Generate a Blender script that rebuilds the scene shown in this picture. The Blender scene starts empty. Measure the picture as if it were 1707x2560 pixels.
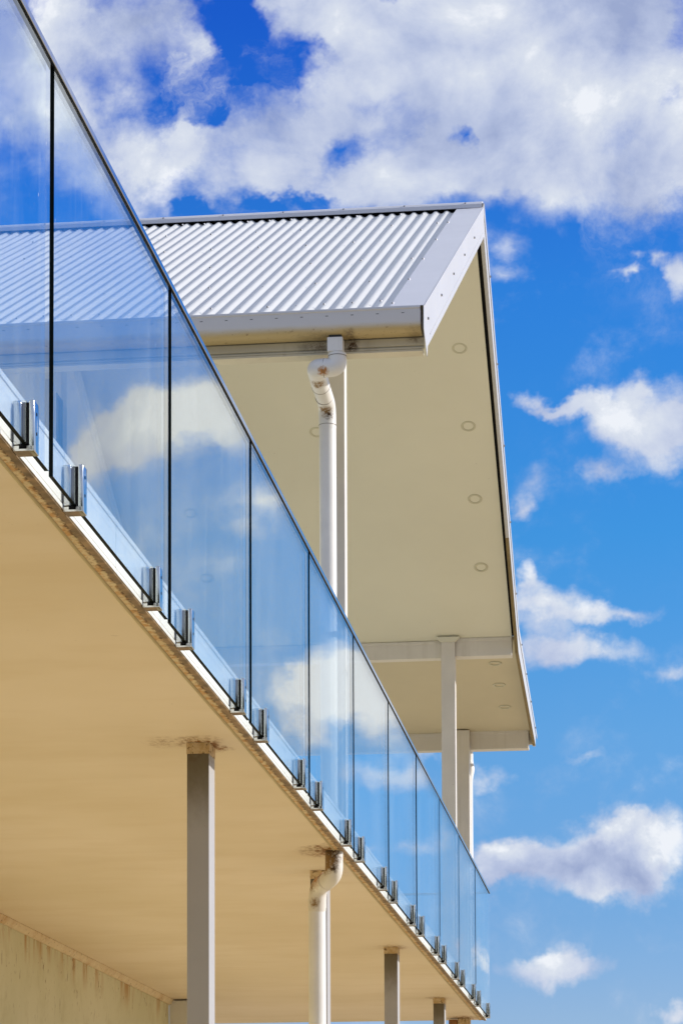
import bpy, bmesh, math, random
from mathutils import Vector, Matrix
random.seed(7)
R = math.radians
scene = bpy.context.scene
ZO = 1.5            # eye height: every z below is given relative to the eye

# ------------------------------------------------------------------ camera
cam_d = bpy.data.cameras.new('camera')
cam = bpy.data.objects.new('camera', cam_d)
scene.collection.objects.link(cam)
right = Vector((0.99263284, 0.1211091, -0.00355315))
up = Vector((0.01157669, -0.06561141, 0.99777809))
fwd = Vector((-0.12060687, 0.99046844, 0.06653008))
m = Matrix((right, up, -fwd)).transposed().to_4x4()
m.translation = Vector((0, 0, ZO))
cam.matrix_world = m
cam_d.sensor_fit = 'HORIZONTAL'
cam_d.sensor_width = 24
cam_d.lens = 6875.04 / 1707 * 24
cam_d.shift_y = (2674.9 - 1280) / 1707
cam_d.clip_start = 0.05
cam_d.clip_end = 5000
scene.camera = cam

# ------------------------------------------------------------------ light and sky
SUN_EL, SUN_AZ = 24.0, 11.0        # azimuth measured from +X towards +Y
sun_d = bpy.data.lights.new('sun', 'SUN')
sun_d.energy = 4.4
sun_d.angle = R(0.5)
sun_d.color = (1.0, 0.955, 0.88)
sun = bpy.data.objects.new('sun', sun_d)
scene.collection.objects.link(sun)
sd = Vector((math.cos(R(SUN_EL)) * math.cos(R(SUN_AZ)), math.cos(R(SUN_EL)) * math.sin(R(SUN_AZ)), math.sin(R(SUN_EL))))
sun.rotation_euler = (-sd).to_track_quat('-Z', 'Y').to_euler()
sun.location = (20, 5, 20)

scene.view_settings.view_transform = 'Standard'
scene.view_settings.look = 'None'
scene.view_settings.exposure = 0.0
scene.view_settings.gamma = 1.0
scene.view_settings.use_curve_mapping = False
scene.cycles.max_bounces = 14
scene.cycles.transparent_max_bounces = 24
scene.cycles.glossy_bounces = 6
scene.cycles.diffuse_bounces = 5

class NT:
    """tiny helper for node trees"""
    def __init__(s, tree):
        s.t = tree
        s.n = tree.nodes
        s.l = tree.links
    def node(s, kind, **kw):
        nd = s.n.new(kind)
        for k, v in kw.items():
            setattr(nd, k, v)
        return nd
    def put(s, sock, v):
        if isinstance(v, bpy.types.NodeSocket):
            s.l.new(v, sock)
        elif v is not None:
            sock.default_value = v
    def math(s, op, a, b=None, c=None, clamp=False):
        nd = s.node('ShaderNodeMath', operation=op, use_clamp=clamp)
        s.put(nd.inputs[0], a)
        if b is not None: s.put(nd.inputs[1], b)
        if c is not None: s.put(nd.inputs[2], c)
        return nd.outputs[0]
    def vmath(s, op, a, b=None, c=None, out=0):
        nd = s.node('ShaderNodeVectorMath', operation=op)
        s.put(nd.inputs[0], a)
        if b is not None: s.put(nd.inputs[1], b)
        if c is not None: s.put(nd.inputs[2], c)
        return nd.outputs[out]
    def length(s, a):
        nd = s.node('ShaderNodeVectorMath', operation='LENGTH')
        s.put(nd.inputs[0], a)
        return nd.outputs['Value']
    def noise(s, vec, scale, detail=4, rough=.55, dist=0, out='Fac', lac=2.0):
        nd = s.node('ShaderNodeTexNoise')
        s.put(nd.inputs['Vector'], vec)
        nd.inputs['Scale'].default_value = scale
        nd.inputs['Detail'].default_value = detail
        nd.inputs['Roughness'].default_value = rough
        nd.inputs['Lacunarity'].default_value = lac
        nd.inputs['Distortion'].default_value = dist
        return nd.outputs[out]
    def ramp(s, fac, stops, interp='LINEAR'):
        nd = s.node('ShaderNodeValToRGB')
        cr = nd.color_ramp
        cr.interpolation = interp
        while len(cr.elements) < len(stops): cr.elements.new(0.5)
        for e, (p, c) in zip(cr.elements, stops):
            e.position = p
            e.color = (c[0], c[1], c[2], 1) if isinstance(c, (tuple, list)) else (c, c, c, 1)
        s.put(nd.inputs[0], fac)
        return nd.outputs[0]
    def mix(s, fac, a, b, mode='MIX'):
        nd = s.node('ShaderNodeMix', data_type='RGBA', blend_type=mode)
        s.put(nd.inputs[0], fac)
        s.put(nd.inputs[6], a if isinstance(a, bpy.types.NodeSocket) else (a[0], a[1], a[2], 1))
        s.put(nd.inputs[7], b if isinstance(b, bpy.types.NodeSocket) else (b[0], b[1], b[2], 1))
        return nd.outputs[2]
    def sstep(s, x, lo, hi, a=0.0, b=1.0):
        nd = s.node('ShaderNodeMapRange', interpolation_type='SMOOTHSTEP')
        s.put(nd.inputs[0], x)
        nd.inputs[1].default_value = lo
        nd.inputs[2].default_value = hi
        nd.inputs[3].default_value = a
        nd.inputs[4].default_value = b
        return nd.outputs[0]

BLOBS = [(-0.2011, 0.4693, 0.0436, 0.0256, 1), (-0.2196, 0.4363, 0.0286, 0.0324, 1), (-0.196, 0.4096, 0.0351, 0.022, 1), (-0.1576, 0.4177, 0.0348, 0.0236, 1), (-0.1443, 0.4011, 0.0362, 0.0126, 0.8), (-0.1276, 0.4666, 0.0313, 0.0186, 1.1), (-0.0651, 0.4713, 0.0615, 0.0118, 0.9), (-0.1442, 0.4727, 0.0149, 0.0042, 0.5), (-0.1742, 0.4558, 0.0117, 0.0102, 0.5), (-0.0848, 0.4641, 0.0424, 0.0151, 1), (-0.036, 0.4562, 0.0419, 0.02, 1), (-0.1013, 0.4482, 0.0539, 0.032, 1.1), (-0.0492, 0.4286, 0.0643, 0.0401, 1.2), (-0.0118, 0.4514, 0.0512, 0.03, 1), (-0.0851, 0.4038, 0.0422, 0.0217, 1), (-0.0446, 0.4001, 0.0386, 0.0216, 1), (-0.0108, 0.3917, 0.0271, 0.0198, 1), (-0.1244, 0.421, 0.0312, 0.0218, 0.8), (-0.1048, 0.3982, 0.031, 0.0134, 0.8), (0.0067, 0.4139, 0.0318, 0.0298, 1), (-0.2315, 0.4677, 0.0203, 0.0257, 0.6), (-0.1617, 0.4636, 0.0167, 0.0195, -1.05), (-0.155, 0.442, 0.0149, 0.0054, -0.6), (-0.1675, 0.4453, 0.0117, 0.0068, -0.6), (-0.1717, 0.4278, 0.01, 0.0076, -1.25), (-0.1426, 0.4439, 0.0132, 0.0084, -0.6), (-0.1343, 0.4535, 0.0099, 0.0084, -0.8), (-0.0712, 0.4123, 0.0138, 0.0092, -1.1), (-0.1344, 0.3944, 0.0124, 0.0047, -1.1), (-0.151, 0.3939, 0.0099, 0.0042, -0.6), (0.0008, 0.4283, 0.0096, 0.0091, -0.5), (-0.1079, 0.4302, 0.0115, 0.0067, -0.3), (-0.1809, 0.394, 0.01, 0.0042, -0.7), (-0.1195, 0.4149, 0.0099, 0.0059, -0.5), (-0.0149, 0.3065, 0.0191, 0.0155, 1.1), (0.0001, 0.2994, 0.0174, 0.0163, 1.3), (-0.0341, 0.3114, 0.0176, 0.0062, 1.0), (-0.0509, 0.3149, 0.0088, 0.0062, 1.0), (-0.0429, 0.3134, 0.008, 0.0036, 0.5), (-0.0183, 0.2887, 0.0119, 0.0065, 0.6), (-0.01, 0.3186, 0.0127, 0.0074, 0.7), (0.0043, 0.3139, 0.0095, 0.0098, 0.7), (-0.0199, 0.3622, 0.0088, 0.0039, 0.8), (-0.0055, 0.3667, 0.0064, 0.0056, 0.75), (0.004, 0.3581, 0.0088, 0.0123, 1), (-0.0159, 0.3689, 0.008, 0.0033, 0.5), (-0.0585, 0.3709, 0.0097, 0.007, 0.34), (-0.0602, 0.3594, 0.0113, 0.006, 0.38), (-0.0528, 0.2827, 0.012, 0.009, 0.42), (-0.0569, 0.273, 0.0064, 0.0074, 0.65), (-0.0435, 0.2367, 0.0199, 0.0101, 1.05), (-0.0204, 0.2344, 0.0174, 0.0062, 0.9), (-0.0429, 0.2213, 0.0207, 0.0105, 1), (-0.0238, 0.2191, 0.019, 0.0065, 0.5), (-0.0515, 0.2459, 0.0064, 0.0065, 0.7), (-0.0001, 0.2111, 0.0126, 0.0045, 0.45), (-0.0602, 0.1459, 0.0135, 0.0096, 1), (-0.0221, 0.1515, 0.0205, 0.012, 1.1), (-0.0071, 0.148, 0.0204, 0.0136, 1.25), (-0.0388, 0.143, 0.0316, 0.012, 1.2), (-0.0499, 0.1433, 0.0143, 0.008, 0.6), (-0.0183, 0.137, 0.0252, 0.008, 0.9), (-0.0675, 0.1412, 0.0112, 0.0072, 0.6), (-0.0407, 0.1031, 0.026, 0.0067, 0.95), (-0.0359, 0.1078, 0.0111, 0.0067, 0.8), (-0.0672, 0.1759, 0.0088, 0.0052, 0.5), (-0.0905, 0.1813, 0.0072, 0.0049, 0.55), (-0.0007, 0.085, 0.0094, 0.0063, 1), (-0.0659, 0.1316, 0.0064, 0.0048, 0.3), (-0.0168, 0.129, 0.0047, 0.0032, 0.2), (-0.0337, 0.1815, 0.0095, 0.0023, 0.3), (0.1958, 0.2773, 0.1066, 0.0869, 0.2), (0.1892, 0.3153, 0.0249, 0.0125, 0.8), (0.1203, 0.209, 0.0211, 0.0122, 0.8), (0.2092, 0.3028, 0.015, 0.01, 0.6), (0.1859, 0.3135, 0.0315, 0.0167, 1.1), (0.2025, 0.3042, 0.0233, 0.0167, 1), (0.1709, 0.3229, 0.0198, 0.0117, 0.8), (0.2175, 0.2998, 0.0134, 0.0134, 0.8), (0.1602, 0.3083, 0.0132, 0.015, 0.7), (0.1875, 0.2969, 0.0199, 0.01, 0.6), (0.1479, 0.2805, 0.0115, 0.0074, 0.5), (0.1536, 0.2667, 0.0099, 0.005, 0.25), (0.1349, 0.2045, 0.0179, 0.0139, 1), (0.1186, 0.2105, 0.0227, 0.0163, 1.1), (0.1041, 0.1987, 0.0194, 0.0163, 1), (0.1366, 0.1915, 0.013, 0.0098, 0.8), (0.1107, 0.1778, 0.0226, 0.0097, 0.8), (0.0929, 0.1789, 0.0129, 0.0097, 0.7), (0.2485, 0.4618, 0.0255, 0.0446, 0.85), (0.2263, 0.435, 0.027, 0.0375, 0.8), (0.2128, 0.4207, 0.0202, 0.0255, 0.45), (0.2417, 0.4769, 0.0339, 0.0343, 0.6), (0.0882, 0.1538, 0.012, 0.0052, 0.6), (0.1035, 0.1517, 0.0113, 0.004, 0.45), (0.0804, 0.1118, 0.0064, 0.008, 0.5), (0.0677, 0.1092, 0.0032, 0.0096, 0.7)]
SHADE = [(-0.0037, 0.4609, 0.0638, 0.0283, -0.45), (-0.196, 0.4673, 0.0502, 0.0187, -0.45), (-0.0848, 0.454, 0.0326, 0.0118, -0.2), (-0.0411, 0.4265, 0.0418, 0.0216, -0.03), (-0.2212, 0.433, 0.0269, 0.0187, 0.2), (-0.1926, 0.4044, 0.025, 0.0118, 0.2), (-0.0085, 0.3063, 0.0175, 0.0098, 0.3), (-0.0244, 0.154, 0.0142, 0.0064, 0.5), (-0.0, 0.1478, 0.011, 0.0096, 0.45), (-0.0602, 0.1483, 0.0112, 0.0056, 0.5), (-0.034, 0.1429, 0.0174, 0.0088, -0.6), (-0.0151, 0.1402, 0.0142, 0.008, -0.55), (-0.0547, 0.1378, 0.0191, 0.0064, -0.35), (-0.0391, 0.1063, 0.0111, 0.0056, 0.25), (-0.0427, 0.2383, 0.0128, 0.0065, 0.3), (0.1859, 0.3135, 0.0496, 0.0334, 0.7), (0.1187, 0.204, 0.0484, 0.0294, 0.6), (0.2382, 0.4527, 0.0338, 0.0514, 0.15), (0.1058, 0.1809, 0.0242, 0.0097, 0.3)]


world = bpy.data.worlds.new('World')
scene.world = world
world.use_nodes = True
w = NT(world.node_tree)
w.n.clear()
wout = w.node('ShaderNodeOutputWorld')
bg = w.node('ShaderNodeBackground')
sky = w.node('ShaderNodeTexSky', sky_type='NISHITA')
sky.sun_disc = False
sky.sun_elevation = R(SUN_EL)
sky.sun_rotation = R(90 - SUN_AZ)
sky.altitude = 600
sky.air_density = 1.0
sky.dust_density = 0.4
sky.ozone_density = 2.0
tc = w.node('ShaderNodeTexCoord')
dirv = tc.outputs['Generated']
sep = w.node('ShaderNodeSeparateXYZ')
w.put(sep.inputs[0], dirv)
yy = w.math('MAXIMUM', sep.outputs[1], 0.03)
uu = w.math('DIVIDE', sep.outputs[0], yy)
vv = w.math('DIVIDE', sep.outputs[2], yy)
cmb = w.node('ShaderNodeCombineXYZ')
w.put(cmb.inputs[0], uu); w.put(cmb.inputs[1], vv)
P0 = cmb.outputs[0]
# warp the coordinates a little so that the banks get ragged, wispy rims
wn = w.noise(P0, 24, 5, .62, out='Color')
w1 = w.vmath('MULTIPLY_ADD', wn, (0.042, 0.030, 0), (-0.021, -0.015, 0))
wn2 = w.noise(P0, 95, 4, .6, out='Color')
w2 = w.vmath('MULTIPLY_ADD', wn2, (0.009, 0.007, 0), (-0.0045, -0.0035, 0))
P1 = w.vmath('ADD', w.vmath('ADD', P0, w1), w2)
def field(P, blobs):
    acc = None
    for (cu, cv, ru, rv, a) in blobs:
        q = w.vmath('MULTIPLY_ADD', P, (1 / ru, 1 / rv, 0), (-cu / ru, -cv / rv, 0))
        k = w.math('SUBTRACT', 1.0, w.length(q), clamp=True)
        acc = w.math('MULTIPLY', k, a) if acc is None else w.math('MULTIPLY_ADD', k, a, acc)
    return acc
fld = field(P1, BLOBS)
fb = w.noise(P0, 22, 9, .62, dist=.25)
fb2 = w.noise(P0, 60, 6, .6)
nz = w.math('MULTIPLY_ADD', w.math('SUBTRACT', fb2, .5), .35, w.math('SUBTRACT', fb, 0.5))
fldc = w.math('MINIMUM', fld, 0.95)
dens0 = w.math('MULTIPLY_ADD', nz, 1.35, fldc)
front = w.sstep(dens0, -0.02, 0.86)
# thin torn veils trailing off the banks
vn = w.noise(w.vmath('MULTIPLY', P1, (1.0, .8, 1)), 24, 9, .66, dist=.35)
veil = w.math('MULTIPLY', w.sstep(vn, .50, .80), w.sstep(fld, -1.3, .25))
veil = w.math('MULTIPLY', veil, w.math('MULTIPLY_ADD', w.sstep(vv, .34, .42), .85, .03))
front = w.math('ADD', front, veil, clamp=True)
# unseen clouds over the rest of the dome, thickened to whiten the ambient light
rn = w.noise(dirv, 3.2, 8, .6, dist=.3)
rest = w.sstep(rn, 0.36, 0.54)
au = w.math('ABSOLUTE', uu)
away = w.sstep(au, 0.30, 0.46)
high = w.sstep(vv, 0.50, 0.60)
behind = w.sstep(sep.outputs[1], 0.10, 0.0)
offm = w.math('MAXIMUM', w.math('MAXIMUM', away, high), behind)
hor = w.sstep(sep.outputs[2], 0.0, 0.08)
rest = w.math('MULTIPLY', w.math('MULTIPLY', rest, offm), hor)
cloud = w.math('MAXIMUM', front, rest)
cloud = w.math('MULTIPLY', cloud, 0.97)
# thick cloud is greyer, lit rims are whiter (sun from the right and above)
Ps = w.vmath('ADD', P0, (0.010, 0.012, 0))
fbS = w.noise(Ps, 22, 6, .6, dist=.25)
relief = w.math('SUBTRACT', fb, fbS)
soft = w.noise(P0, 11, 3, .5)
lit = w.math('MULTIPLY_ADD', relief, 1.6, w.math('MULTIPLY_ADD', soft, 1.7, -0.22))
lit = w.math('MULTIPLY_ADD', w.math('SUBTRACT', fb2, .5), .22, lit)
lit = w.math('ADD', lit, field(P1, SHADE))
ccol = w.ramp(lit, [(0.0, (0.34, 0.41, 0.63)), (0.33, (0.47, 0.54, 0.74)), (0.60, (0.60, 0.66, 0.81)), (0.85, (0.72, 0.77, 0.86)), (1.0, (0.88, 0.91, 0.96))])
elev = w.math('MULTIPLY', vv, 1.0)
grade = w.ramp(w.math('MULTIPLY', sep.outputs[2], 2.0, clamp=True),
               [(0.0, (.52, .50, .64)), (.178, (.40, .48, .67)), (.242, (.33, .48, .69)), (.374, (.29, .555, .78)), (.51, (.16, .555, .87)), (.67, (.11, .50, .97)), (.84, (.055, .30, .97)), (.90, (.06, .31, .95)), (1.0, (.30, .46, .80))])
# clean dry air: the zenith side of the sky is a deeper blue than the model's default
skyc = w.vmath('MULTIPLY', w.mix(1.0, sky.outputs[0], grade, 'MULTIPLY'), (2, 2, 2))
SKY_K = 0.10
cl = w.vmath('SCALE', ccol); cl.node.inputs['Scale'].default_value = 1 / SKY_K
fin = w.mix(cloud, skyc, cl)
w.put(bg.inputs[0], fin)
bg.inputs[1].default_value = SKY_K
w.l.new(bg.outputs[0], wout.inputs[0])
world.cycles.sampling_method = 'MANUAL'
world.cycles.sample_map_resolution = 512

# ------------------------------------------------------------------ object helpers
def link(o, parent=None):
    scene.collection.objects.link(o)
    if parent is not None: o.parent = parent
    return o
def tag(o, label=None, cat=None, group=None, kind=None):
    if label: o['label'] = label
    if cat: o['category'] = cat
    if group: o['group'] = group
    if kind: o['kind'] = kind
    return o
def thing(name, loc, label, cat, group=None):
    o = bpy.data.objects.new(name, None)
    o.empty_display_size = .1
    o.location = Vector(loc) + Vector((0, 0, ZO))
    link(o)
    return tag(o, label, cat, group)
def origin(o):
    while o.parent is not None: o = o.parent
    return o.location - Vector((0, 0, ZO))
def part(name, bm, mats, parent=None, smooth=False, label=None):
    """link a bmesh given in eye-relative world coordinates as one mesh object"""
    me = bpy.data.meshes.new(name)
    off = -origin(parent) if parent is not None else Vector((0, 0, ZO))
    bmesh.ops.translate(bm, verts=bm.verts, vec=off)
    bmesh.ops.recalc_face_normals(bm, faces=bm.faces)
    bm.to_mesh(me); bm.free()
    for mm in (mats if isinstance(mats, (list, tuple)) else [mats]): me.materials.append(mm)
    if smooth:
        for p in me.polygons: p.use_smooth = True
        if hasattr(me, 'set_sharp_from_angle'): me.set_sharp_from_angle(angle=R(38))
    o = bpy.data.objects.new(name, me)
    link(o, parent)
    if label: o['label'] = label
    return o
def copy_tree(o, parent=None):
    c = o.copy(); scene.collection.objects.link(c); c.parent = parent
    for ch in [k for k in o.children if not k.get('_c')]: copy_tree(ch, c)
    return c
def box(bm, x0, x1, y0, y1, z0, z1, bev=0, seg=1, mat=0):
    xs = sorted((x0, x1)); ys = sorted((y0, y1)); zs = sorted((z0, z1))
    v = [bm.verts.new((xs[i], ys[j], zs[k])) for i in (0, 1) for j in (0, 1) for k in (0, 1)]
    f = []
    for q in ((0, 1, 3, 2), (4, 6, 7, 5), (0, 4, 5, 1), (2, 3, 7, 6), (0, 2, 6, 4), (1, 5, 7, 3)):
        ff = bm.faces.new([v[i] for i in q]); ff.material_index = mat; f.append(ff)
    if bev:
        es = list({e for ff in f for e in ff.edges})
        bmesh.ops.bevel(bm, geom=es, offset=bev, segments=seg, affect='EDGES', profile=.6, material=-1)
    return f
def prism(bm, pts, axis, a, b, mat=0, closed=True):
    """extrude a 2-D outline along axis from a to b; pts are (y,z) for axis x, (x,z) for axis y"""
    def P(p, t):
        return (t, p[0], p[1]) if axis == 'x' else ((p[0], t, p[1]) if axis == 'y' else (p[0], p[1], t))
    A = [bm.verts.new(P(p, a)) for p in pts]; B = [bm.verts.new(P(p, b)) for p in pts]
    n = len(pts)
    for i in range(n if closed else n - 1):
        j = (i + 1) % n
        f = bm.faces.new((A[i], A[j], B[j], B[i])); f.material_index = mat
    if closed:
        f = bm.faces.new(A); f.material_index = mat
        f = bm.faces.new(B[::-1]); f.material_index = mat
def tube(bm, pts, rad, n=28, mat=0, cap=True):
    """sweep a circle along points; rad may be a list"""
    pts = [Vector(p) for p in pts]
    rings = []
    prev = None
    for i, p in enumerate(pts):
        t = (pts[min(i + 1, len(pts) - 1)] - pts[max(i - 1, 0)]).normalized()
        if prev is None:
            a = Vector((1, 0, 0)) if abs(t.x) < .8 else Vector((0, 1, 0))
        else: a = prev
        u = (a - t * a.dot(t)).normalized(); prev = u
        vv_ = t.cross(u)
        r = rad[i] if isinstance(rad, (list, tuple)) else rad
        rings.append([bm.verts.new(p + (u * math.cos(2 * math.pi * k / n) + vv_ * math.sin(2 * math.pi * k / n)) * r) for k in range(n)])
    for A, B in zip(rings, rings[1:]):
        for k in range(n):
            f = bm.faces.new((A[k], A[(k + 1) % n], B[(k + 1) % n], B[k])); f.material_index = mat
    if cap:
        f = bm.faces.new(rings[0][::-1]); f.material_index = mat
        f = bm.faces.new(rings[-1]); f.material_index = mat
def smooth_path(ctrl, n=10):
    """Catmull-Rom through control points"""
    c = [Vector(p) for p in ctrl]
    out = []
    for i in range(len(c) - 1):
        p0 = c[max(i - 1, 0)]; p1 = c[i]; p2 = c[i + 1]; p3 = c[min(i + 2, len(c) - 1)]
        for k in range(n):
            t = k / n
            out.append(.5 * ((2 * p1) + (-p0 + p2) * t + (2 * p0 - 5 * p1 + 4 * p2 - p3) * t * t + (-p0 + 3 * p1 - 3 * p2 + p3) * t ** 3))
    out.append(c[-1])
    return out
def bend(ctrl, r, n=8):
    """polyline with rounded corners of radius r"""
    c = [Vector(p) for p in ctrl]; out = [c[0]]
    for i in range(1, len(c) - 1):
        a = (c[i - 1] - c[i]); b = (c[i + 1] - c[i])
        k = min(r, a.length * .49, b.length * .49)
        p = c[i] + a.normalized() * k; q = c[i] + b.normalized() * k
        for s in range(n + 1):
            t = s / n
            out.append(p * (1 - t) ** 2 + c[i] * 2 * t * (1 - t) + q * t * t)
    out.append(c[-1])
    return out

# ------------------------------------------------------------------ materials
def mat(name):
    mt = bpy.data.materials.new(name); mt.use_nodes = True
    t = NT(mt.node_tree)
    b = t.n['Principled BSDF']
    return mt, t, b
def pos(t):
    return t.node('ShaderNodeNewGeometry').outputs['Position']
def paint(name, col, rough=.5, var=.06, speck=.0, speck_col=(.10, .05, .02), spec=.4, streak=.0, scale=3.0, bump=.0, lichen=None):
    mt, t, b = mat(name)
    p = pos(t)
    n1 = t.noise(p, scale, 5, .6)
    c = t.mix(t.sstep(n1, .3, .75), [k * (1 - var) for k in col], [min(1, k * (1 + var)) for k in col])
    if streak:
        sv = t.vmath('MULTIPLY', p, (14, 14, 1.1))
        sn = t.noise(sv, 1.0, 4, .6)
        c = t.mix(t.math('MULTIPLY', t.sstep(sn, .52, .78), streak), c, (.30, .25, .18))
    if speck:
        s1 = t.noise(p, 46, 3, .6)
        s2 = t.noise(p, 2.4, 3, .5)
        k = t.math('MULTIPLY', t.sstep(s1, .70, .76), t.sstep(s2, .45, .68))
        c = t.mix(t.math('MULTIPLY', k, speck), c, speck_col)
    t.put(b.inputs['Base Color'], c)
    rn_ = t.noise(p, 9, 3, .5)
    t.put(b.inputs['Roughness'], t.math('MULTIPLY_ADD', rn_, .15, rough - .07))
    b.inputs['Specular IOR Level'].default_value = spec
    if bump:
        bp = t.node('ShaderNodeBump'); bp.inputs['Strength'].default_value = bump; bp.inputs['Distance'].default_value = .002
        t.put(bp.inputs['Height'], t.noise(p, 60, 4, .6)); t.put(b.inputs['Normal'], bp.outputs[0])
    return mt
M = {}
M['white'] = paint('white_powder_coat', (.66, .66, .65), .38, .03, .4, streak=.06)
M['post'] = paint('post_paint', (.70, .67, .635), .5, .05, .6, streak=.22)
M['roof'] = paint('roof_sheet_paint', (.67, .67, .66), .42, .03, .15, scale=1.2)
M['barge'] = paint('barge_paint', (.66, .66, .70), .40, .03, .1, scale=1.2)
M['board'] = paint('barge_board_paint', (.53, .53, .55), .42, .03, .12, scale=1.2)
M['pvc'] = paint('pvc_pipe', (.80, .79, .77), .34, .04, .5, streak=.12, scale=6)
M['soffit'] = paint('soffit_paint', (.745, .725, .615), .62, .035, .5, scale=.7)
M['cream'] = paint('cream_board', (.68, .63, .50), .6, .06, .7, streak=.25)
def wall_mat():
    mt, t, b = mat('stained_render')
    p = pos(t)
    sp = t.node('ShaderNodeSeparateXYZ'); t.put(sp.inputs[0], p)
    n1 = t.noise(p, .9, 5, .6)
    c = t.mix(t.sstep(n1, .3, .7), (.56, .525, .33), (.64, .60, .41))
    c = t.mix(t.math('MULTIPLY', t.sstep(t.noise(p, 3.2, 5, .65), .5, .75), .4), c, (.44, .38, .19))
    top = t.sstep(sp.outputs[2], 2.086 - .75 + ZO, 2.086 + ZO)
    near = t.sstep(sp.outputs[2], 2.086 - .28 + ZO, 2.05 + ZO)
    runs = t.noise(t.vmath('MULTIPLY', p, (1, 5.5, .8)), 1.0, 5, .7)
    c = t.mix(t.math('MULTIPLY', t.sstep(runs, .48, .64), t.math('MULTIPLY', near, .85)), c, (.42, .21, .05))
    sk = t.noise(t.vmath('MULTIPLY', p, (1, 26, 11)), 1.0, 4, .62, dist=.8)
    c = t.mix(t.math('MULTIPLY', t.sstep(sk, .63, .68), t.math('MULTIPLY_ADD', top, .9, .05)), c, (.17, .08, .02))
    t.put(b.inputs['Base Color'], c)
    b.inputs['Roughness'].default_value = .8
    return mt
M['wall'] = wall_mat()
def cornice_mat():
    mt, t, b = mat('rust_blotched_cornice')
    p = pos(t)
    n1 = t.noise(t.vmath('MULTIPLY', p, (1, .8, 1)), 1.7, 5, .7)
    n2 = t.noise(t.vmath('MULTIPLY', p, (1, .7, 1)), 15, 5, .75)
    c = t.mix(t.sstep(n2, .3, .7), (.64, .50, .30), (.70, .58, .38))
    c = t.mix(t.math('MULTIPLY', t.sstep(n1, .48, .66), t.math('MULTIPLY', t.sstep(n2, .34, .60), .85)), c, (.45, .235, .07))
    c = t.mix(t.math('MULTIPLY', t.sstep(t.noise(p, 42, 4, .65), .62, .67), .9), c, (.10, .05, .015))
    t.put(b.inputs['Base Color'], c)
    b.inputs['Roughness'].default_value = .75
    return mt
M['black'] = paint('black_rubber', (.006, .006, .007), .6, .0, spec=.1)
M['slot'] = paint('dark_slot', (.05, .05, .05), .6, .0)
M['window'] = paint('window_frame', (.66, .67, .70), .4, .03)

def ceiling_mat():
    mt, t, b = mat('ceiling_paint')
    p = pos(t)
    n1 = t.noise(p, .55, 4, .55)
    c = t.mix(t.sstep(n1, .3, .7), (.72, .60, .425), (.80, .68, .525))
    st = t.noise(t.vmath('MULTIPLY', p, (.6, 1.4, 1)), 2.6, 3, .6)
    c = t.mix(t.math('MULTIPLY', t.sstep(st, .42, .72), .30), c, (.66, .52, .33))
    # fly specks and small scuffs, denser in patches and near the outer edge
    sp = t.node('ShaderNodeSeparateXYZ'); t.put(sp.inputs[0], p)
    edge = t.sstep(sp.outputs[0], -2.35, -1.76)
    s1 = t.noise(t.vmath('MULTIPLY', p, (31, 40, 22)), 1.0, 5, .68, dist=1.4)
    s2 = t.noise(p, 1.7, 3, .5)
    k = t.math('MULTIPLY', t.sstep(s1, .685, .72), t.math('ADD', t.sstep(s2, .50, .66), t.math('MULTIPLY', edge, .75)), clamp=True)
    c = t.mix(t.math('MULTIPLY', k, .85), c, (.17, .085, .03))
    # webs and dust gathered where posts and pipe meet the ceiling
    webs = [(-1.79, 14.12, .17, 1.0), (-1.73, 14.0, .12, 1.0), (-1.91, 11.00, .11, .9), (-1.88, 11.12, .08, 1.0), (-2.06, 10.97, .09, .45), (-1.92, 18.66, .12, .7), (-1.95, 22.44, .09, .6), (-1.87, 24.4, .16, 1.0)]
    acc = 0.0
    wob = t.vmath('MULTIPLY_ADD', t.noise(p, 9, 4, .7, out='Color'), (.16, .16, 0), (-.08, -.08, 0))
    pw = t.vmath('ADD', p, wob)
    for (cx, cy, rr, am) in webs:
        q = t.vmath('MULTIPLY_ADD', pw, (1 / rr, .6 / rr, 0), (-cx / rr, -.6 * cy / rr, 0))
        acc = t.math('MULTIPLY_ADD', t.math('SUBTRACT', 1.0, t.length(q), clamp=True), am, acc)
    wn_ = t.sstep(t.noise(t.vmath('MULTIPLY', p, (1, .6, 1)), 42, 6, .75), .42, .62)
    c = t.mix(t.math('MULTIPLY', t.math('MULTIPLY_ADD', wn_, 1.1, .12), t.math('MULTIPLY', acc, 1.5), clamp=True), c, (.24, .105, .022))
    t.put(b.inputs['Base Color'], c)
    b.inputs['Roughness'].default_value = .62
    b.inputs['Specular IOR Level'].default_value = .3
    return mt
M['ceiling'] = ceiling_mat()

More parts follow.
